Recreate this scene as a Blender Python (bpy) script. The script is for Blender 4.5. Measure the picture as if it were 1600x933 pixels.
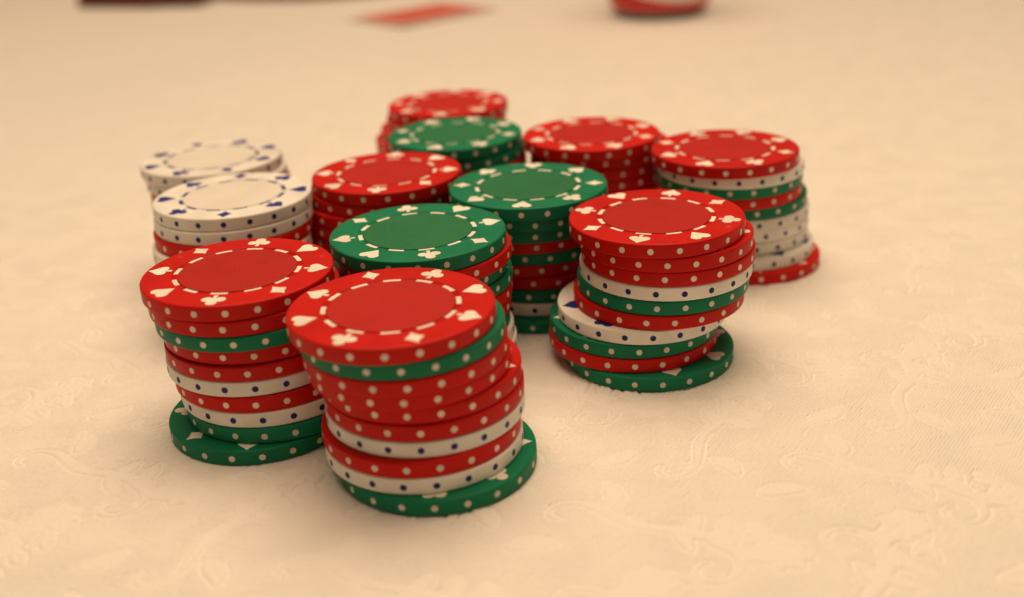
import bpy, bmesh, math, random
import numpy as np
from mathutils import Vector, Matrix

for o in list(bpy.data.objects):
    bpy.data.objects.remove(o, do_unlink=True)
SC = bpy.context.scene
COL = SC.collection
MM = 0.001
R_ = math.radians

# ------------------------------------------------------------------ camera
PITCH, ROLL, CAM_H = 22.57645, -2.91336, 113.6225
cam_d = bpy.data.cameras.new("camera")
cam = bpy.data.objects.new("camera", cam_d)
COL.objects.link(cam)
cp, sp = math.cos(R_(PITCH)), math.sin(R_(PITCH))
fw = Vector((0, cp, -sp)); up0 = Vector((0, sp, cp)); rt0 = Vector((1, 0, 0))
rt = math.cos(R_(ROLL)) * rt0 + math.sin(R_(ROLL)) * up0
up = -math.sin(R_(ROLL)) * rt0 + math.cos(R_(ROLL)) * up0
m = Matrix((rt, up, -fw)).transposed().to_4x4()
m.translation = Vector((0, 0, CAM_H * MM))
cam.matrix_world = m
cam_d.sensor_fit = 'HORIZONTAL'
cam_d.sensor_width = 36.0
cam_d.lens = 36.0 * 1742.704 / 1600.0
cam_d.clip_start = 0.01
cam_d.clip_end = 50.0
cam_d.dof.use_dof = True
cam_d.dof.focus_distance = 0.234
cam_d.dof.aperture_fstop = 8.6
cam_d.dof.aperture_blades = 7
SC.camera = cam

# ------------------------------------------------------------------ light
world = bpy.data.worlds.new("World")
SC.world = world
world.use_nodes = True
bg = world.node_tree.nodes["Background"]
bg.inputs[0].default_value = (1.0, 0.72, 0.45, 1)     # warm walls and ceiling of the lamp-lit room
bg.inputs[1].default_value = 0.17


def area(name, loc, target, size, power, color):
    d = bpy.data.lights.new(name, 'AREA')
    d.shape = 'DISK'
    d.size = size
    d.energy = power
    d.color = color
    o = bpy.data.objects.new(name, d)
    COL.objects.link(o)
    o.location = loc
    o.rotation_euler = (Vector(target) - Vector(loc)).to_track_quat('-Z', 'Y').to_euler()
    return o


TUNG = (1.0, 0.725, 0.475)
area("ceiling_lamp", (0.03, 0.64, 1.50), (0.03, 0.58, 0), 1.5, 22.4, TUNG)
area("added_falloff_light", (0.01, 0.27, 0.40), (0.01, 0.275, 0), 0.42, 0.56, TUNG)  # added low light; its falloff stands in for lens vignetting

SC.view_settings.view_transform = 'Standard'
SC.view_settings.look = 'None'
SC.view_settings.exposure = 0.07
SC.view_settings.gamma = 1.0
SC.view_settings.use_curve_mapping = False
try:
    SC.cycles.use_denoising = True
    SC.cycles.denoising_input_passes = 'RGB_ALBEDO_NORMAL'
    SC.cycles.denoising_prefilter = 'ACCURATE'
    SC.cycles.denoiser = 'OPENIMAGEDENOISE'
    SC.cycles.max_bounces = 8
    SC.cycles.diffuse_bounces = 5
except Exception:
    pass


# ------------------------------------------------------------------ helpers
def nodes_of(mat):
    mat.use_nodes = True
    nt = mat.node_tree
    return nt, nt.nodes, nt.links, nt.nodes["Principled BSDF"]


def plastic(name, col, rough=0.46, var=0.09, bump=0.05, scale=900.0, spec=0.14, wear=0.0):
    """moulded clay-composite plastic: fine grain, faint colour variation, rubbed patches in the gloss"""
    mat = bpy.data.materials.new(name)
    nt, N, L, bs = nodes_of(mat)
    tc = N.new("ShaderNodeTexCoord")
    oi = N.new("ShaderNodeObjectInfo")
    off = N.new("ShaderNodeVectorMath"); off.operation = 'ADD'
    L.new(tc.outputs["Object"], off.inputs[0]); L.new(oi.outputs["Location"], off.inputs[1])
    n1 = N.new("ShaderNodeTexNoise"); n1.inputs["Scale"].default_value = 130.0; n1.inputs["Detail"].default_value = 5.0
    L.new(off.outputs[0], n1.inputs["Vector"])
    n2 = N.new("ShaderNodeTexNoise"); n2.inputs["Scale"].default_value = scale * 2.2; n2.inputs["Detail"].default_value = 3.0
    L.new(off.outputs[0], n2.inputs["Vector"])
    mr = N.new("ShaderNodeMapRange")
    mr.inputs["From Min"].default_value = 0.3; mr.inputs["From Max"].default_value = 0.7
    mr.inputs["To Min"].default_value = 1.0 - var; mr.inputs["To Max"].default_value = 1.0 + var
    L.new(n1.outputs["Fac"], mr.inputs["Value"])
    rv = N.new("ShaderNodeMapRange")            # a little difference from chip to chip
    rv.inputs["To Min"].default_value = 0.92; rv.inputs["To Max"].default_value = 1.06
    L.new(oi.outputs["Random"], rv.inputs["Value"])
    mu = N.new("ShaderNodeMath"); mu.operation = 'MULTIPLY'
    L.new(mr.outputs[0], mu.inputs[0]); L.new(rv.outputs[0], mu.inputs[1])
    mc = N.new("ShaderNodeMix"); mc.data_type = 'RGBA'; mc.blend_type = 'MULTIPLY'
    mc.inputs["Factor"].default_value = 1.0
    mc.inputs["A"].default_value = (*col, 1)
    L.new(mu.outputs[0], mc.inputs["B"])
    out = mc.outputs["Result"]
    if wear > 0:                                 # tiny pale scuff flecks
        n3 = N.new("ShaderNodeTexNoise"); n3.inputs["Scale"].default_value = 420.0; n3.inputs["Detail"].default_value = 2.0
        L.new(off.outputs[0], n3.inputs["Vector"])
        w = N.new("ShaderNodeMapRange"); w.inputs["From Min"].default_value = 0.72; w.inputs["From Max"].default_value = 0.80
        w.inputs["To Max"].default_value = wear
        L.new(n3.outputs["Fac"], w.inputs["Value"])
        m2 = N.new("ShaderNodeMix"); m2.data_type = 'RGBA'
        L.new(w.outputs[0], m2.inputs["Factor"]); L.new(out, m2.inputs["A"])
        m2.inputs["B"].default_value = (0.75, 0.6, 0.5, 1)
        out = m2.outputs["Result"]
    L.new(out, bs.inputs["Base Color"])
    r = N.new("ShaderNodeMapRange"); r.inputs["From Min"].default_value = 0.3; r.inputs["From Max"].default_value = 0.7
    r.inputs["To Min"].default_value = rough - 0.09; r.inputs["To Max"].default_value = rough + 0.10
    L.new(n1.outputs["Fac"], r.inputs["Value"]); L.new(r.outputs[0], bs.inputs["Roughness"])
    bs.inputs["Specular IOR Level"].default_value = spec
    b = N.new("ShaderNodeBump"); b.inputs["Strength"].default_value = bump; b.inputs["Distance"].default_value = 0.0003
    L.new(n2.outputs["Fac"], b.inputs["Height"]); L.new(b.outputs[0], bs.inputs["Normal"])
    return mat


def obj(name, mesh, parent=None, loc=(0, 0, 0), rz=0.0):
    o = bpy.data.objects.new(name, mesh)
    COL.objects.link(o)
    if parent:
        o.parent = parent
    o.location = loc
    o.rotation_euler = (0, 0, rz)
    return o


def tag(o, label, cat, group=None):
    o["label"] = label
    o["category"] = cat
    if group:
        o["group"] = group
    return o


def empty(name, loc, rz=0.0):
    o = bpy.data.objects.new(name, None)
    COL.objects.link(o)
    o.empty_display_size = 0.01
    o.location = loc
    o.rotation_euler = (0, 0, rz)
    return o


def lathe(name, prof, seg, mat, smooth=True, closed_top=True, closed_bot=True):
    """prof: list of (r, z) in mm from the bottom centre outward and up to the top centre"""
    bm = bmesh.new()
    rings = []
    for r, z in prof:
        if r <= 1e-6:
            rings.append([bm.verts.new((0, 0, z * MM))])
        else:
            rings.append([bm.verts.new((r * math.cos(2 * math.pi * i / seg) * MM, r * math.sin(2 * math.pi * i / seg) * MM, z * MM)) for i in range(seg)])
    for a, b in zip(rings, rings[1:]):
        for i in range(seg):
            j = (i + 1) % seg
            if len(a) == 1 and len(b) == 1:
                continue
            if len(a) == 1:
                f = bm.faces.new((a[0], b[j], b[i]))
            elif len(b) == 1:
                f = bm.faces.new((a[i], a[j], b[0]))
            else:
                f = bm.faces.new((a[i], a[j], b[j], b[i]))
            f.smooth = smooth
    bmesh.ops.recalc_face_normals(bm, faces=bm.faces[:])
    me = bpy.data.meshes.new(name)
    bm.to_mesh(me); bm.free()
    me.materials.append(mat)
    return me


def plate(name, pts, z0, z1, mat, bev=0.0):
    """a flat outline (mm) extruded from z0 to z1"""
    bm = bmesh.new()
    top = [bm.verts.new((x * MM, y * MM, z1 * MM)) for x, y in pts]
    bot = [bm.verts.new((x * MM, y * MM, z0 * MM)) for x, y in pts]
    f = bm.faces.new(top)
    n = len(pts)
    for i in range(n):
        bm.faces.new((bot[i], bot[(i + 1) % n], top[(i + 1) % n], top[i]))
    bmesh.ops.recalc_face_normals(bm, faces=bm.faces[:])
    bmesh.ops.triangulate(bm, faces=[f])
    me = bpy.data.meshes.new(name)
    bm.to_mesh(me); bm.free()
    me.materials.append(mat)
    return me


# ------------------------------------------------------------------ tablecloth: woven damask with scrolls and leaves
def damask():
    """signed distance (mm, negative inside) to the woven motif over one repeat, as a raster"""
    TW, TH, st = 84.0, 104.0, 0.4
    nx, ny = int(TW / st), int(TH / st)
    gx, gy = np.meshgrid(np.arange(nx) * st, np.arange(ny) * st)
    d = np.full((ny, nx), 99.0)
    ln = np.full((ny, nx), 99.0)

    def blob(cx, cy, r):
        dx = (gx - cx + TW / 2) % TW - TW / 2
        dy = (gy - cy + TH / 2) % TH - TH / 2
        np.minimum(d, np.hypot(dx, dy) - r, out=d)

    def vein(cx, cy):
        dx = (gx - cx + TW / 2) % TW - TW / 2
        dy = (gy - cy + TH / 2) % TH - TH / 2
        np.minimum(ln, np.hypot(dx, dy), out=ln)

    def scroll(x, y, ang, length, k0, k1, w0, w1, n=60):
        a = ang
        for i in range(n):
            t = i / (n - 1)
            blob(x, y, (w0 + (w1 - w0) * t) * (0.55 + 0.45 * math.sin(math.pi * min(1, t * 1.3 + .1))) + 0.5)
            a += (k0 + (k1 - k0) * t * t) * length / n
            x += math.cos(a) * length / n
            y += math.sin(a) * length / n
        return x, y, a

    def leaf(x, y, ang, length, width, bend=0.0, n=28):
        a = ang
        for i in range(n):
            t = i / (n - 1)
            blob(x, y, width * math.sin(math.pi * (t ** 0.8)) ** 0.9 + 0.25)
            if 0.05 < t < 0.9:
                vein(x, y)
            a += bend * length / n
            x += math.cos(a) * length / n
            y += math.sin(a) * length / n

    for sgn, ox, oy in ((1, 18, 20), (-1, 60, 72)):
        scroll(ox, oy, 0.5 * sgn, 62, 0.02 * sgn, 0.26 * sgn, 2.6, 1.3)
        scroll(ox, oy, 0.5 * sgn + math.pi, 48, 0.05 * sgn, -0.30 * sgn, 2.2, 1.2)
        scroll(ox + 12, oy + 8 * sgn, 1.6 * sgn, 34, -0.06 * sgn, -0.34 * sgn, 1.8, 1.0)
        for k in range(6):
            leaf(ox + 4 + 5 * k, oy + 4 * sgn + 2.2 * k * sgn, (1.2 - .18 * k) * sgn + (k % 2) * -2.2 * sgn, 13 - k, 2.7, 0.05 * sgn)
        cx, cy = ox + 30, oy + 26 * sgn
        for k in range(7):
            leaf(cx, cy, 2 * math.pi * k / 7 + 0.3, 9.5, 3.0, 0.03)
        leaf(ox - 10, oy + 22 * sgn, 2.3 * sgn, 20, 4.2, 0.05 * sgn)
        leaf(ox - 8, oy - 18 * sgn, -0.9 * sgn, 17, 3.6, -0.06 * sgn)
        leaf(ox + 38, oy - 6 * sgn, -0.4 * sgn, 18, 4.0, 0.07 * sgn)
    return d, ln, TW, TH, st


def sample(ras, x, y, TW, TH, st):
    ny, nx = ras.shape
    u = (x / st) % nx; v = (y / st) % ny
    i0 = np.floor(u).astype(int); j0 = np.floor(v).astype(int)
    fu = u - i0; fv = v - j0
    i0 %= nx; j0 %= ny
    i1 = (i0 + 1) % nx; j1 = (j0 + 1) % ny
    return (ras[j0, i0] * (1 - fu) * (1 - fv) + ras[j0, i1] * fu * (1 - fv) + ras[j1, i0] * (1 - fu) * fv + ras[j1, i1] * fu * fv)


def axis(lo, f0, f1, hi, fine, grow):
    a = list(np.arange(f0, f1, fine))
    s, x = fine, a[-1]
    while x < hi:
        s = min(s * grow, 12.0); x += s; a.append(x)
    s, x, b = fine, f0, []
    while x > lo:
        s = min(s * grow, 12.0); x -= s; b.append(x)
    return np.array(b[::-1] + a)


def make_cloth():
    rng = np.random.default_rng(5)
    xs = axis(-1100, -112, 130, 1100, 0.37, 1.05)
    ys = axis(-500, 130, 315, 1700, 0.37, 1.05)
    X, Y = np.meshgrid(xs, ys)
    d, ln, TW, TH, st = damask()
    # the cloth lies a little askew to the camera, its weave drawn slightly out of true
    th = R_(17)
    wx = X + 2.2 * np.sin(Y / 61 + 1) + 1.1 * np.sin(X / 37 + Y / 53)
    wy = Y + 1.9 * np.sin(X / 57) + 1.2 * np.sin(Y / 41 - X / 71 + 2)
    MS = 0.56                                                            # size of the repeat
    U = (wx * math.cos(th) + wy * math.sin(th)) / MS + 21
    V = (-wx * math.sin(th) + wy * math.cos(th)) / MS + 10
    D = sample(d, U, V, TW, TH, st) * MS
    Ln = sample(ln, U, V, TW, TH, st) * MS
    brk = 0.35 + 0.65 * np.clip(0.5 + 0.9 * np.sin(X / 6.1 + 1.3 * np.sin(Y / 8.3)) * np.sin(Y / 5.3 + 1.1 * np.sin(X / 9.7)), 0, 1)   # the weave is crisper in places
    h = 0.15 / (1 + np.exp(np.clip(D / 0.28, -40, 40)))                 # motif stands proud of the ground
    h -= 0.58 * brk * np.exp(-(D / 0.28) ** 2)                               # sunk outline
    h -= 0.20 * brk * np.exp(-(Ln / 0.26) ** 2)
    # small sprigs and hairlines woven between the scrolls
    f1 = np.sin(U / 1.9 + 1.6 * np.sin(V / 4.1) + 0.8 * np.sin(U / 5.7 - V / 3.3)) * np.sin(V / 2.6 + 1.5 * np.sin(U / 4.7 + 1.1))
    f2 = np.sin(U / 6.3 - V / 7.7 + 1.4 * np.sin(V / 9.1)) * np.sin(V / 5.9 + U / 11.3)
    h -= 0.27 * np.clip(0.25 + 1.1 * f2, 0, 1) * np.exp(-((f1 - 0.45) / 0.13) ** 2)
    fine = (X > -125) & (X < 142) & (Y > 120) & (Y < 345)
    h += np.where(fine, rng.normal(0, 0.055, X.shape), 0)             # threads
    # soft rumples left by folding
    z = (0.35 * np.sin(X / 47 + Y / 90) * np.sin(Y / 63 - X / 120) + 0.55 * np.sin(X / 23 - Y / 31 + 1.7) * np.sin(Y / 44))
    far = np.clip((Y - 420) / 300, 0, 1)
    z += far * 1.4 * np.sin((X * .35 + Y) / 60.0) * np.sin(X / 160 + 2)
    near = np.exp(-(((X + 5) / 105) ** 4 + ((Y - 275) / 95) ** 4))       # the chips press it flat
    Z = h + z * (1 - 0.92 * near) * 0.6 - 0.03
    co = np.stack([X, Y, Z], -1).reshape(-1, 3) * MM
    ny, nx = X.shape
    idx = np.arange(nx * ny).reshape(ny, nx)
    quads = np.stack([idx[:-1, :-1], idx[:-1, 1:], idx[1:, 1:], idx[1:, :-1]], -1).reshape(-1, 4)
    me = bpy.data.meshes.new("tablecloth")
    me.vertices.add(len(co)); me.vertices.foreach_set("co", co.ravel())
    me.loops.add(quads.size); me.loops.foreach_set("vertex_index", quads.ravel())
    me.polygons.add(len(quads))
    me.polygons.foreach_set("loop_start", np.arange(0, quads.size, 4))
    me.polygons.foreach_set("loop_total", np.full(len(quads), 4))
    me.polygons.foreach_set("use_smooth", np.ones(len(quads), bool))
    me.update(calc_edges=True)
    at = me.attributes.new("motif", 'FLOAT', 'POINT')
    at.data.foreach_set("value", (1 / (1 + np.exp(np.clip(D / 0.3, -40, 40)))).ravel().astype(np.float32))
    me.validate()

    mat = bpy.data.materials.new("cream_damask_cotton")
    nt, N, L, bs = nodes_of(mat)
    tc = N.new("ShaderNodeTexCoord")
    a = N.new("ShaderNodeAttribute"); a.attribute_name = "motif"
    mp = N.new("ShaderNodeMapping"); mp.inputs["Rotation"].default_value = (0, 0, R_(37))
    L.new(tc.outputs["Object"], mp.inputs["Vector"])
    nz = N.new("ShaderNodeTexNoise"); nz.inputs["Scale"].default_value = 90.0; nz.inputs["Detail"].default_value = 3.0
    L.new(tc.outputs["Object"], nz.inputs["Vector"])
    wv = N.new("ShaderNodeTexWave"); wv.wave_type = 'BANDS'; wv.bands_direction = 'X'; wv.wave_profile = 'SIN'
    wv.inputs["Scale"].default_value = 480.0            # twill ribs about 0.65 mm apart
    wv.inputs["Distortion"].default_value = 1.2; wv.inputs["Detail"].default_value = 1.0; wv.inputs["Detail Scale"].default_value = 0.3
    L.new(mp.outputs[0], wv.inputs["Vector"])
    inv = N.new("ShaderNodeMath"); inv.operation = 'SUBTRACT'; inv.inputs[0].default_value = 1.0
    L.new(a.outputs["Fac"], inv.inputs[1])
    pm = N.new("ShaderNodeMapRange"); pm.inputs["From Min"].default_value = 0.30; pm.inputs["From Max"].default_value = 0.60; pm.inputs["To Min"].default_value = 0.45
    L.new(nz.outputs["Fac"], pm.inputs["Value"])
    mk = N.new("ShaderNodeMath"); mk.operation = 'MULTIPLY'
    L.new(inv.outputs[0], mk.inputs[0]); L.new(pm.outputs[0], mk.inputs[1])
    rib = N.new("ShaderNodeMath"); rib.operation = 'MULTIPLY'
    L.new(wv.outputs["Fac"], rib.inputs[0]); L.new(mk.outputs[0], rib.inputs[1])
    th_ = N.new("ShaderNodeTexNoise"); th_.inputs["Scale"].default_value = 2600.0; th_.inputs["Detail"].default_value = 2.0
    L.new(tc.outputs["Object"], th_.inputs["Vector"])
    b1 = N.new("ShaderNodeBump"); b1.inputs["Strength"].default_value = 1.0; b1.inputs["Distance"].default_value = 0.00012
    L.new(rib.outputs[0], b1.inputs["Height"])
    b2 = N.new("ShaderNodeBump"); b2.inputs["Strength"].default_value = 0.5; b2.inputs["Distance"].default_value = 0.00012
    L.new(th_.outputs["Fac"], b2.inputs["Height"]); L.new(b1.outputs[0], b2.inputs["Normal"])
    L.new(b2.outputs[0], bs.inputs["Normal"])
    lo = N.new("ShaderNodeTexNoise"); lo.inputs["Scale"].default_value = 9.0; lo.inputs["Detail"].default_value = 4.0
    L.new(tc.outputs["Object"], lo.inputs["Vector"])
    cr = N.new("ShaderNodeMix"); cr.data_type = 'RGBA'
    cr.inputs["A"].default_value = (0.80, 0.765, 0.70, 1); cr.inputs["B"].default_value = (0.84, 0.81, 0.75, 1)
    L.new(lo.outputs["Fac"], cr.inputs["Factor"])
    L.new(cr.outputs["Result"], bs.inputs["Base Color"])
    rr = N.new("ShaderNodeMapRange"); rr.inputs["To Min"].default_value = 0.78; rr.inputs["To Max"].default_value = 0.62
    L.new(a.outputs["Fac"], rr.inputs["Value"]); L.new(rr.outputs[0], bs.inputs["Roughness"])
    bs.inputs["Specular IOR Level"].default_value = 0.3
    bs.inputs["Sheen Weight"].default_value = 0.15
    me.materials.append(mat)
    o = obj("tablecloth", me)
    tag(o, "cream damask tablecloth with woven scrolls and leaves covering the whole table", "tablecloth")


make_cloth()

# ------------------------------------------------------------------ poker chips
RAD, TH, PITCH_Z = 19.48, 3.32, 3.4
H2 = TH / 2
M = {
    'r': plastic("red_chip_plastic", (0.55, 0.008, 0.0035), wear=0.10),
    'g': plastic("green_chip_plastic", (0.007, 0.185, 0.088), wear=0.08),
    'w': plastic("white_chip_plastic", (0.80, 0.775, 0.71), wear=0.0),
    'ri': plastic("red_inlay_grain", (0.455, 0.009, 0.0030), rough=0.52, bump=0.8, scale=900, spec=0.24, var=0.04),
    'gi': plastic("green_inlay_grain", (0.014, 0.17, 0.064), rough=0.52, bump=0.8, scale=900, spec=0.24, var=0.04),
    'wi': plastic("white_inlay_grain", (0.76, 0.73, 0.66), rough=0.52, bump=0.8, scale=900, spec=0.24, var=0.04),
    'white_mark': plastic("white_print", (0.83, 0.78, 0.67), rough=0.5),
    'blue_mark': plastic("blue_print", (0.026, 0.034, 0.23), rough=0.5),
    'white_dot': plastic("white_dot_plastic", (0.74, 0.66, 0.57), rough=0.5, var=0.10),
    'blue_dot': plastic("blue_dot_plastic", (0.024, 0.028, 0.17), rough=0.5, var=0.10),
}
edge_lo = [(18.9, -H2), (19.17, -H2 + .04), (19.36, -H2 + .15), (19.45, -H2 + .29), (RAD, -H2 + .5)]
prof = [(0, -H2), (17.5, -H2)] + edge_lo + [(RAD, H2 - .5), (19.45, H2 - .29), (19.36, H2 - .15), (19.17, H2 - .04), (18.9, H2),
        (18.5, H2), (13.5, H2), (13.28, H2), (13.20, H2 - .05), (13.16, H2 - .20), (12.16, H2 - .20), (12.10, H2 - .34), (0, H2 - .34)]
prof_in = [(0, H2 - .33), (12.06, H2 - .33), (12.06, H2 - .12), (12.0, H2 - .05), (11.85, H2 - .02), (11.5, H2 - .02), (0, H2 - .02)]
BODY = {k: lathe("chip_body_" + k, prof, 72, M[k]) for k in 'rgw'}
INLAY = {k: lathe("center_inlay_" + k, prof_in, 48, M[k + 'i']) for k in 'rgw'}


def dot_mesh(mat):
    bm = bmesh.new()
    n, rd = 14, 0.69
    c = bm.verts.new(((RAD + .035) * MM, 0, 0))
    r1, r2 = [], []
    for i in range(n):
        a = 2 * math.pi * i / n
        y, z = rd * math.cos(a), rd * math.sin(a)
        x = math.sqrt(RAD * RAD - y * y)
        r1.append(bm.verts.new(((x + .035) * MM, y * .94 * MM, z * .94 * MM)))
        r2.append(bm.verts.new(((x - .05) * MM, y * MM, z * MM)))
    for i in range(n):
        j = (i + 1) % n
        bm.faces.new((c, r1[i], r1[j]))
        bm.faces.new((r1[i], r2[i], r2[j], r1[j]))
    bmesh.ops.recalc_face_normals(bm, faces=bm.faces[:])
    me = bpy.data.meshes.new("edge_dot")
    bm.to_mesh(me); bm.free()
    me.materials.append(mat)
    return me


DOT = {k: dot_mesh(M['blue_dot' if k == 'w' else 'white_dot']) for k in 'rgw'}


def arc(cx, cy, r, a0, a1, n):
    return [(cx + r * math.cos(R_(a0 + (a1 - a0) * i / (n - 1))), cy + r * math.sin(R_(a0 + (a1 - a0) * i / (n - 1)))) for i in range(n)]


# outlines in mm, the top of each suit pointing +x (outward), centred near the origin
def swap(pts):                      # (across, up) -> (outward, across)
    return [(1.08 * y, -1.08 * x) for x, y in pts]


heart = arc(-1.02, 0.78, 1.10, 205, 20, 9) + arc(1.02, 0.78, 1.10, 160, -25, 9) + [(1.25, -.62), (0.62, -1.45), (0, -2.25), (-.62, -1.45), (-1.25, -.62)]
spade = [(0, 2.35), (.5, 1.62), (1.15, .95), (1.75, .35)] + arc(1.10, -.42, .98, 40, -150, 9) + [(.30, -1.25), (.38, -2.3), (-.38, -2.3), (-.30, -1.25)] + arc(-1.10, -.42, .98, -30, -220, 9) + [(-1.75, .35), (-1.15, .95), (-.5, 1.62)]
diamond = [(0, 2.15), (.55, 1.2), (1.1, .55), (1.68, 0), (1.1, -.55), (.55, -1.2), (0, -2.15), (-.55, -1.2), (-1.1, -.55), (-1.68, 0), (-1.1, .55), (-.55, 1.2)]
club = arc(0, 1.18, 1.02, -35, 215, 11)[0:] + arc(-1.22, -.38, 1.02, 100, 318, 10) + [(-.30, -1.0), (-.42, -2.25), (.42, -2.25), (.30, -1.0)] + arc(1.22, -.38, 1.02, 222, 440, 10)
SUITS = [("heart_mark", heart), ("spade_mark", spade), ("diamond_mark", diamond), ("club_mark", club)]
SUIT = {}
for nm, pts in SUITS:
    for k, mt in (('white', 'white_mark'), ('blue', 'blue_mark')):
        SUIT[nm, k] = plate(nm + "_" + k, swap(pts), H2 - .06, H2 + .028, M[mt])
dash_pts = [(12.18 * math.cos(a), 12.18 * math.sin(a)) for a in np.linspace(-.137, .137, 5)] + [(13.12 * math.cos(a), 13.12 * math.sin(a)) for a in np.linspace(.137, -.137, 5)]
DASH = {k: plate("dash_mark_" + k, dash_pts, H2 - .25, H2 - .15, M[k + '_mark']) for k in ('white', 'blue')}

STACKS = {
    'A': [('r', -22.53, 191.73, 18.9), ('g', -20.98, 192.69, 129.5), ('r', -20.6, 192.79, 328.8), ('r', -20.18, 194.02, 306.6), ('r', -18.26, 195.2, 31.6), ('r', -17.95, 194.94, 73.1), ('w', -17.97, 194.87, 198.6), ('r', -18.85, 193.64, 354.9), ('w', -18.6, 193.45, 279.6), ('g', -16.12, 191.54, -89.4)],
    'B': [('r', -55.87, 214.59, 40.1), ('r', -55.07, 214.93, 340.7), ('g', -54.34, 215.1, 37.1), ('r', -53.59, 216.58, 350.3), ('r', -53.6, 216, 3.6), ('w', -53.85, 216.05, 277.4), ('r', -52.64, 215.87, 147), ('w', -51.85, 215.75, 309.5), ('g', -51.07, 215.23, 127.2), ('g', -54.52, 212.81, -44)],
    'C': [('r', 33.03, 235.94, 114.6), ('r', 35.11, 236.35, 119.1), ('r', 35.78, 236.93, 277.9), ('w', 35.31, 237.19, 309.8), ('g', 34.68, 237.43, 312.5), ('r', 33.73, 237.42, 272.6), ('w', 29.96, 237.64, -126), ('g', 28.13, 238.02, 230.7), ('r', 27.81, 237.94, 84.9), ('g', 31.25, 235.3, -34.4)],
    'L': [('r', 58.73, 289.21, -118.1), ('w', 60.76, 291.35, 139.2), ('g', 61.11, 293.6, 79.2), ('r', 61.32, 294.51, 294.9), ('g', 63.3, 296.38, 221.9), ('w', 64.05, 296.58, 5.9), ('w', 64.42, 297.45, 47.1), ('w', 64.28, 297.14, 94.2), ('w', 65.22, 294.39, -22), ('r', 66.87, 292.91, -2)],
    'D': [('g', -20.03, 233.63, 57), ('r', -19, 234.17, 217.5), ('g', -20.05, 236.2, 247.2), ('g', -19.08, 237.15, 217.8), ('r', -19.25, 237.33, 341), ('r', -19.71, 237.29, 254), ('g', -20.01, 237.29, 85.6), ('w', -19.29, 237.28, 208.6), ('w', -18.7, 237.26, 59.4), ('r', -19.17, 237.63, 26.5)],
    'E': [('g', 5.35, 264.53, 83.4), ('g', 5.65, 266.57, 73.9), ('g', 5.06, 268.33, 273.4), ('r', 5.49, 270.11, 110.9), ('g', 7.24, 271.29, 151.3), ('r', 5.9, 272.36, 238.9), ('r', 8.31, 272.39, 171.4), ('g', 8.22, 271.97, 239.9), ('w', 8.17, 271.63, 298.1), ('g', 7.72, 268.72, 225.2)],
    'F': [('w', -68.37, 268.74, -175), ('w', -68.6, 268.32, 58.6), ('r', -68.97, 267.55, 44.7), ('w', -69.44, 266.23, 280.3), ('w', -69.41, 266.14, 274.2), ('w', -69.57, 266.56, 36.5), ('r', -69.79, 266.67, 210.5), ('w', -69.59, 266.5, 45.8), ('g', -69.52, 266.1, 245.8), ('r', -69.39, 266.59, 76.8)],
    'G': [('w', -82.37, 306.53, -152.5), ('w', -81.35, 306.41, 194.9), ('r', -81.17, 307.82, 180.4), ('w', -81.24, 307.74, 200.1), ('w', -81.14, 308, 78.8), ('r', -81.05, 308.05, 232.6), ('w', -81.27, 307.79, 216.6), ('r', -81.76, 307.4, 261.6), ('r', -81.31, 307.87, 293.2), ('g', -81.55, 308.06, 233.6)],
    'H': [('r', -31.03, 282.41, -138.7), ('r', -32.16, 283.33, 158.5), ('r', -33.5, 283.2, 280.1), ('r', -33.8, 283.5, 9.1), ('r', -33.7, 283.8, 328.3), ('r', -33.9, 284.3, 27.4), ('r', -33.8, 284.1, 7.5), ('r', -33.9, 283.6, 209.1), ('r', -33.7, 283.4, 155.3), ('r', -33.9, 283.5, 258.3)],
    'I': [('g', -14.2, 320.16, -107.4), ('g', -13.44, 320.81, 98.8), ('r', -12.94, 320.91, 39.2), ('g', -13.25, 321.17, 195.2), ('g', -13.49, 321.46, 109.9), ('r', -13.18, 321.93, 336.3), ('g', -13.55, 321.93, 263.8), ('g', -13.78, 321.76, 156.2), ('w', -13.63, 321.36, 136.8), ('r', -13.18, 321.53, 58)],
    'J': [('r', -17.6, 361.2, -96.2), ('r', -18.42, 361.13, 359.2), ('r', -20.57, 360.94, 293.7), ('r', -22.55, 360.75, 249.1), ('r', -22.48, 361.11, 312.1), ('r', -22.15, 360.7, 137.1), ('w', -22.06, 360.62, 27.3), ('r', -21.71, 360.58, 263.4), ('r', -21.92, 360.65, 288.6), ('r', -22.01, 360.35, 170.6)],
    'K': [('r', 24.99, 311.94, -116.5), ('r', 28.14, 315.73, 358.2), ('r', 26.86, 315.8, 70.5), ('r', 26.9, 316.19, 195.5), ('r', 27.26, 316.66, 74.2), ('g', 27, 316.2, 158.5), ('r', 27.01, 315.9, 321.9), ('w', 26.94, 315.45, 278.7), ('r', 26.56, 315.45, 22.3), ('r', 26.08, 315.49, 199)],
}
# colour, x, y (mm) and the angle of the first heart, from the top chip of each stack down
# (each stack is ten chips; the ones at the back stand partly behind the others)
STACK_NAME = {
    'A': "nearest front stack",
    'B': "front left stack",
    'C': "crooked front right stack",
    'D': "green-topped stack just behind the nearest one",
    'E': "green-topped stack in the group's middle",
    'F': "white-topped stack behind the front left one",
    'G': "rear white-topped stack at far left",
    'H': "red-topped stack right of the white-topped ones",
    'I': "rearmost green-topped stack",
    'J': "farthest red-topped stack",
    'K': "red-topped stack beside the rearmost green-topped one",
    'L': "far right red-topped stack",
}
ORD = ["top", "second", "third", "fourth", "fifth", "sixth", "seventh", "eighth", "ninth", "bottom"]
CNAME = {'r': "red", 'g': "green", 'w': "white"}
GROUP = {'r': "red poker chips", 'g': "green poker chips", 'w': "white poker chips"}
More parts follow.
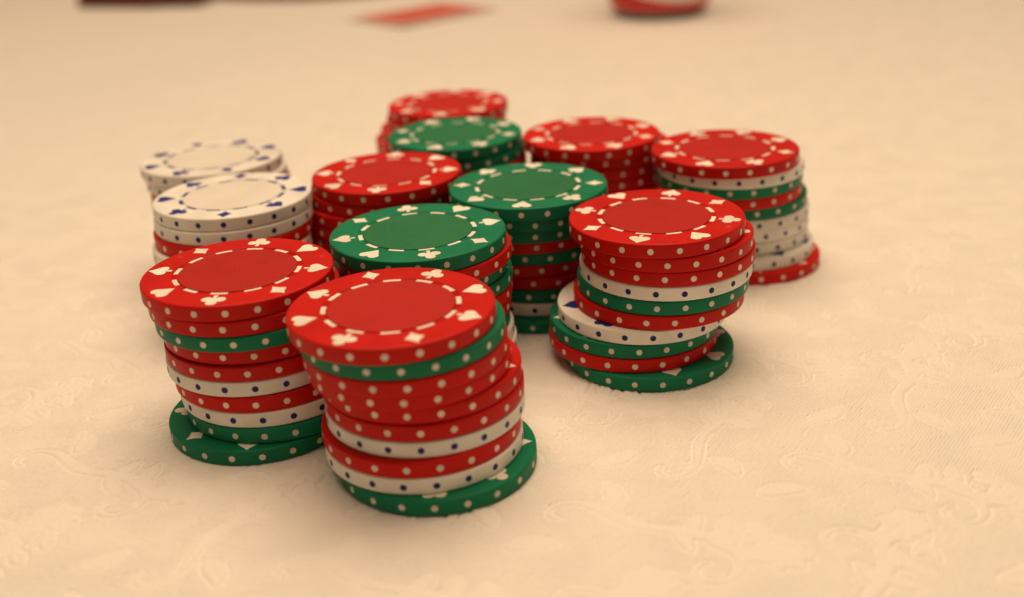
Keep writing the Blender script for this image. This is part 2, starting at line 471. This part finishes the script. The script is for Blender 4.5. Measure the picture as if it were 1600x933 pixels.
# chips whose upper face shows at least in part
OPEN = {(s, 0) for s in STACKS} | {('A', 9), ('A', 4), ('B', 9), ('C', 6), ('C', 9), ('C', 7), ('C', 1), ('L', 8), ('L', 9), ('L', 4), ('G', 1), ('D', 3), ('F', 3), ('J', 2), ('J', 3)}
NOTE = {
    ('A', 9): "green chip slid out to the right under the nearest front stack",
    ('B', 9): "green chip jutting out left under the front left stack",
    ('C', 6): "white chip jutting left with blue suits showing in the crooked front right stack",
    ('C', 9): "green chip sticking out right on the cloth under the crooked front right stack",
    ('L', 9): "red chip sticking out right on the cloth under the far right stack",
    ('L', 8): "white chip jutting out just above the bottom red chip of the far right stack",
}


def chip_label(s, i, k):
    if (s, i) in NOTE:
        return NOTE[s, i]
    dotted = "blue-dotted" if k == 'w' else "white-dotted"
    if i == 0:
        return f"{dotted} {CNAME[k]} chip on top of the {STACK_NAME[s]}"
    if i == 9:
        return f"{dotted} {CNAME[k]} chip at the bottom of the {STACK_NAME[s]}"
    return f"{dotted} {CNAME[k]} chip, {ORD[i]} from top of the {STACK_NAME[s]}"


rnd = random.Random(11)
for s, rows in STACKS.items():
    for i, (k, x, y, ang) in enumerate(rows):
        zc = (9.5 - i) * PITCH_Z - 0.02
        c = empty("poker_chip", (x * MM, y * MM, zc * MM), R_(ang))
        if i not in (0, 9):
            c.rotation_euler.x = R_(rnd.uniform(-.09, .09)); c.rotation_euler.y = R_(rnd.uniform(-.09, .09))
        tag(c, chip_label(s, i, k), "poker chip", GROUP[k])
        mk = 'blue' if k == 'w' else 'white'
        obj("chip_body", BODY[k], c)
        obj("center_inlay", INLAY[k], c)
        for q in range(20):
            obj("edge_dot", DOT[k], c, rz=2 * math.pi * q / 20)
        if (s, i) in OPEN:
            for q in range(8):
                a = -q * math.pi / 4
                nm = SUITS[q % 4][0]
                obj(nm, SUIT[nm, mk], c, (16.35 * MM * math.cos(a), 16.35 * MM * math.sin(a), 0), a)
            for q in range(12):
                obj("dash_mark", DASH[mk], c, rz=-math.pi / 4 + q * math.pi / 6)

# ------------------------------------------------------------------ far across the table
# drinks can
can_red = bpy.data.materials.new("red_can_print")
nt, N, L, bs = nodes_of(can_red)
tc = N.new("ShaderNodeTexCoord")
sx = N.new("ShaderNodeSeparateXYZ"); L.new(tc.outputs["Object"], sx.inputs[0])
# a pale wave ribbon runs round the can
at2 = N.new("ShaderNodeMath"); at2.operation = 'ARCTAN2'
L.new(sx.outputs["Y"], at2.inputs[0]); L.new(sx.outputs["X"], at2.inputs[1])
sn = N.new("ShaderNodeMath"); sn.operation = 'SINE'; sh = N.new("ShaderNodeMath"); sh.operation = 'ADD'; sh.inputs[1].default_value = R_(-105)
L.new(at2.outputs[0], sh.inputs[0]); L.new(sh.outputs[0], sn.inputs[0])
rp = N.new("ShaderNodeMath"); rp.operation = 'MULTIPLY_ADD'; rp.inputs[1].default_value = 0.010; rp.inputs[2].default_value = 0.0265
L.new(sn.outputs[0], rp.inputs[0])
df = N.new("ShaderNodeMath"); df.operation = 'SUBTRACT'; L.new(sx.outputs["Z"], df.inputs[0]); L.new(rp.outputs[0], df.inputs[1])
ab = N.new("ShaderNodeMath"); ab.operation = 'ABSOLUTE'; L.new(df.outputs[0], ab.inputs[0])
lt = N.new("ShaderNodeMath"); lt.operation = 'LESS_THAN'; lt.inputs[1].default_value = 0.0055; L.new(ab.outputs[0], lt.inputs[0])
mx = N.new("ShaderNodeMix"); mx.data_type = 'RGBA'
mx.inputs["A"].default_value = (0.55, 0.012, 0.012, 1); mx.inputs["B"].default_value = (0.75, 0.72, 0.68, 1)
L.new(lt.outputs[0], mx.inputs["Factor"]); L.new(mx.outputs["Result"], bs.inputs["Base Color"])
bs.inputs["Roughness"].default_value = 0.3
alu = bpy.data.materials.new("bare_aluminium")
nt, N, L, bs = nodes_of(alu)
bs.inputs["Base Color"].default_value = (0.50, 0.48, 0.44, 1); bs.inputs["Metallic"].default_value = 1.0  # metal toned down, standing in for the contact shadow under the can
nn = N.new("ShaderNodeTexNoise"); nn.inputs["Scale"].default_value = 300
mr = N.new("ShaderNodeMapRange"); mr.inputs["To Min"].default_value = 0.25; mr.inputs["To Max"].default_value = 0.45
L.new(nn.outputs["Fac"], mr.inputs["Value"]); L.new(mr.outputs[0], bs.inputs["Roughness"])

can = empty("drinks_can", (0.1065, 0.748, 0), R_(-80))
tag(can, "red drinks can with a pale wave, standing on the cloth across the table", "can")
obj("can_wall", lathe("can_wall", [(31.0, 5.6), (32.2, 7.2), (32.9, 9.2), (33.1, 12), (33.1, 105), (32.6, 109), (29, 115), (27, 118)], 64, can_red), can)
obj("can_base", lathe("can_base", [(0, 8), (15, 5.5), (21.5, 1.4), (23.2, 0.2), (24.3, .0), (25.4, .5), (27.5, 2.6), (29.6, 4.3), (31.0, 5.6)], 64, alu), can)
lid = obj("can_lid", lathe("can_lid", [(27, 118), (27.6, 119.4), (27.2, 120.4), (26.2, 120), (25.4, 116), (24.4, 115.4), (0, 115.6)], 64, alu), can)
tabp = arc(0, 6, 7.5, 0, 180, 12) + arc(0, -6, 6.5, 180, 360, 12)
obj("pull_tab", plate("pull_tab", tabp, 116.4, 117.4, alu), lid)

# playing card lying face down
paper = bpy.data.materials.new("card_paper")
nt, N, L, bs = nodes_of(paper)
nn = N.new("ShaderNodeTexNoise"); nn.inputs["Scale"].default_value = 800
mr = N.new("ShaderNodeMapRange"); mr.inputs["To Min"].default_value = 0.4; mr.inputs["To Max"].default_value = 0.55
L.new(nn.outputs["Fac"], mr.inputs["Value"]); L.new(mr.outputs[0], bs.inputs["Roughness"])
bs.inputs["Base Color"].default_value = (0.80, 0.76, 0.70, 1)
back = bpy.data.materials.new("red_card_back_print")
nt, N, L, bs = nodes_of(back)
tc = N.new("ShaderNodeTexCoord")
ck = N.new("ShaderNodeTexChecker"); ck.inputs["Scale"].default_value = 420
ck.inputs["Color1"].default_value = (0.66, 0.06, 0.035, 1); ck.inputs["Color2"].default_value = (0.70, 0.18, 0.13, 1)
mp = N.new("ShaderNodeMapping"); mp.inputs["Rotation"].default_value = (0, 0, R_(45))
L.new(tc.outputs["Object"], mp.inputs["Vector"]); L.new(mp.outputs[0], ck.inputs["Vector"]); L.new(ck.outputs["Color"], bs.inputs["Base Color"])
bs.inputs["Roughness"].default_value = 0.4


def rrect(w, h, r, n=6):
    p = []
    for cx, cy, a in ((w / 2 - r, h / 2 - r, 0), (-w / 2 + r, h / 2 - r, 90), (-w / 2 + r, -h / 2 + r, 180), (w / 2 - r, -h / 2 + r, 270)):
        p += arc(cx, cy, r, a, a + 90, n)
    return p


card = empty("playing_card", (-0.052, 0.795, 0.0012), R_(-47))
tag(card, "red-backed playing card with pale border lying face down across the table", "playing card")
obj("card_stock", plate("card_stock", rrect(63, 88, 3.5), 0, .32, paper), card)
obj("back_print", plate("back_print", rrect(54, 79, 2), .30, .345, back), card)

# dark leather wallet
leather = bpy.data.materials.new("dark_brown_leather")
nt, N, L, bs = nodes_of(leather)
tc = N.new("ShaderNodeTexCoord")
vo = N.new("ShaderNodeTexVoronoi"); vo.inputs["Scale"].default_value = 700
L.new(tc.outputs["Object"], vo.inputs["Vector"])
nn = N.new("ShaderNodeTexNoise"); nn.inputs["Scale"].default_value = 60; L.new(tc.outputs["Object"], nn.inputs["Vector"])
mx = N.new("ShaderNodeMix"); mx.data_type = 'RGBA'
mx.inputs["A"].default_value = (0.10, 0.020, 0.010, 1); mx.inputs["B"].default_value = (0.15, 0.034, 0.016, 1)
L.new(nn.outputs["Fac"], mx.inputs["Factor"]); L.new(mx.outputs["Result"], bs.inputs["Base Color"])
bs.inputs["Roughness"].default_value = 0.5
b = N.new("ShaderNodeBump"); b.inputs["Strength"].default_value = 0.3; b.inputs["Distance"].default_value = 0.0004
L.new(vo.outputs["Distance"], b.inputs["Height"]); L.new(b.outputs[0], bs.inputs["Normal"])


def cushion(name, w, h, z0, z1, mat, r=6):
    """rounded slab: outline inset at the top and bottom edges"""
    bm = bmesh.new()
    t = z1 - z0
    rings = []
    for ins, z in ((t * .35, z0), (t * .08, z0 + t * .15), (0, z0 + t * .5), (t * .08, z0 + t * .85), (t * .35, z1)):
        rings.append([bm.verts.new((x * MM, y * MM, z * MM)) for x, y in rrect(w - 2 * ins, h - 2 * ins, r)])
    n = len(rings[0])
    for a, b in zip(rings, rings[1:]):
        for i in range(n):
            f = bm.faces.new((a[i], a[(i + 1) % n], b[(i + 1) % n], b[i])); f.smooth = True
    bm.faces.new(rings[0][::-1]); bm.faces.new(rings[-1])
    bmesh.ops.recalc_face_normals(bm, faces=bm.faces[:])
    me = bpy.data.meshes.new(name); bm.to_mesh(me); bm.free(); me.materials.append(mat)
    return me


wl = empty("leather_wallet", (-0.294, 0.945, 0.0008), R_(-20))
tag(wl, "dark brown folded leather wallet lying at the far left of the cloth", "wallet")
obj("lower_flap", cushion("lower_flap", 80, 60, 0, 9, leather), wl)
obj("upper_flap", cushion("upper_flap", 72, 55, 9.1, 17, leather), wl, (-1 * MM, 1 * MM, 0))
obj("closing_strap", cushion("closing_strap", 40, 30, 2, 8, leather, 3), wl, (55 * MM, -10 * MM, 0))

# round wooden tray whose near edge just enters the picture
wood = bpy.data.materials.new("brown_turned_wood")
nt, N, L, bs = nodes_of(wood)
tc = N.new("ShaderNodeTexCoord")
wv = N.new("ShaderNodeTexWave"); wv.wave_type = 'BANDS'; wv.inputs["Scale"].default_value = 40; wv.inputs["Distortion"].default_value = 5
L.new(tc.outputs["Object"], wv.inputs["Vector"])
mx = N.new("ShaderNodeMix"); mx.data_type = 'RGBA'
mx.inputs["A"].default_value = (0.26, 0.13, 0.055, 1); mx.inputs["B"].default_value = (0.36, 0.19, 0.085, 1)
L.new(wv.outputs["Fac"], mx.inputs["Factor"]); L.new(mx.outputs["Result"], bs.inputs["Base Color"])
bs.inputs["Roughness"].default_value = 0.4
tr = empty("wooden_tray", (-0.142, 1.006, 0.0008))
tag(tr, "brown round wooden tray standing to the right of the dark wallet", "tray")
obj("tray_floor", lathe("tray_floor", [(0, 0), (100, 0), (100, 6), (0, 6)], 96, wood, smooth=False), tr)
obj("tray_rim", lathe("tray_rim", [(100.1, 0), (108, 0), (110, 2), (110, 20), (108.5, 22), (103, 22), (101.5, 20), (100.1, 6), (100.1, 0)], 96, wood), tr)
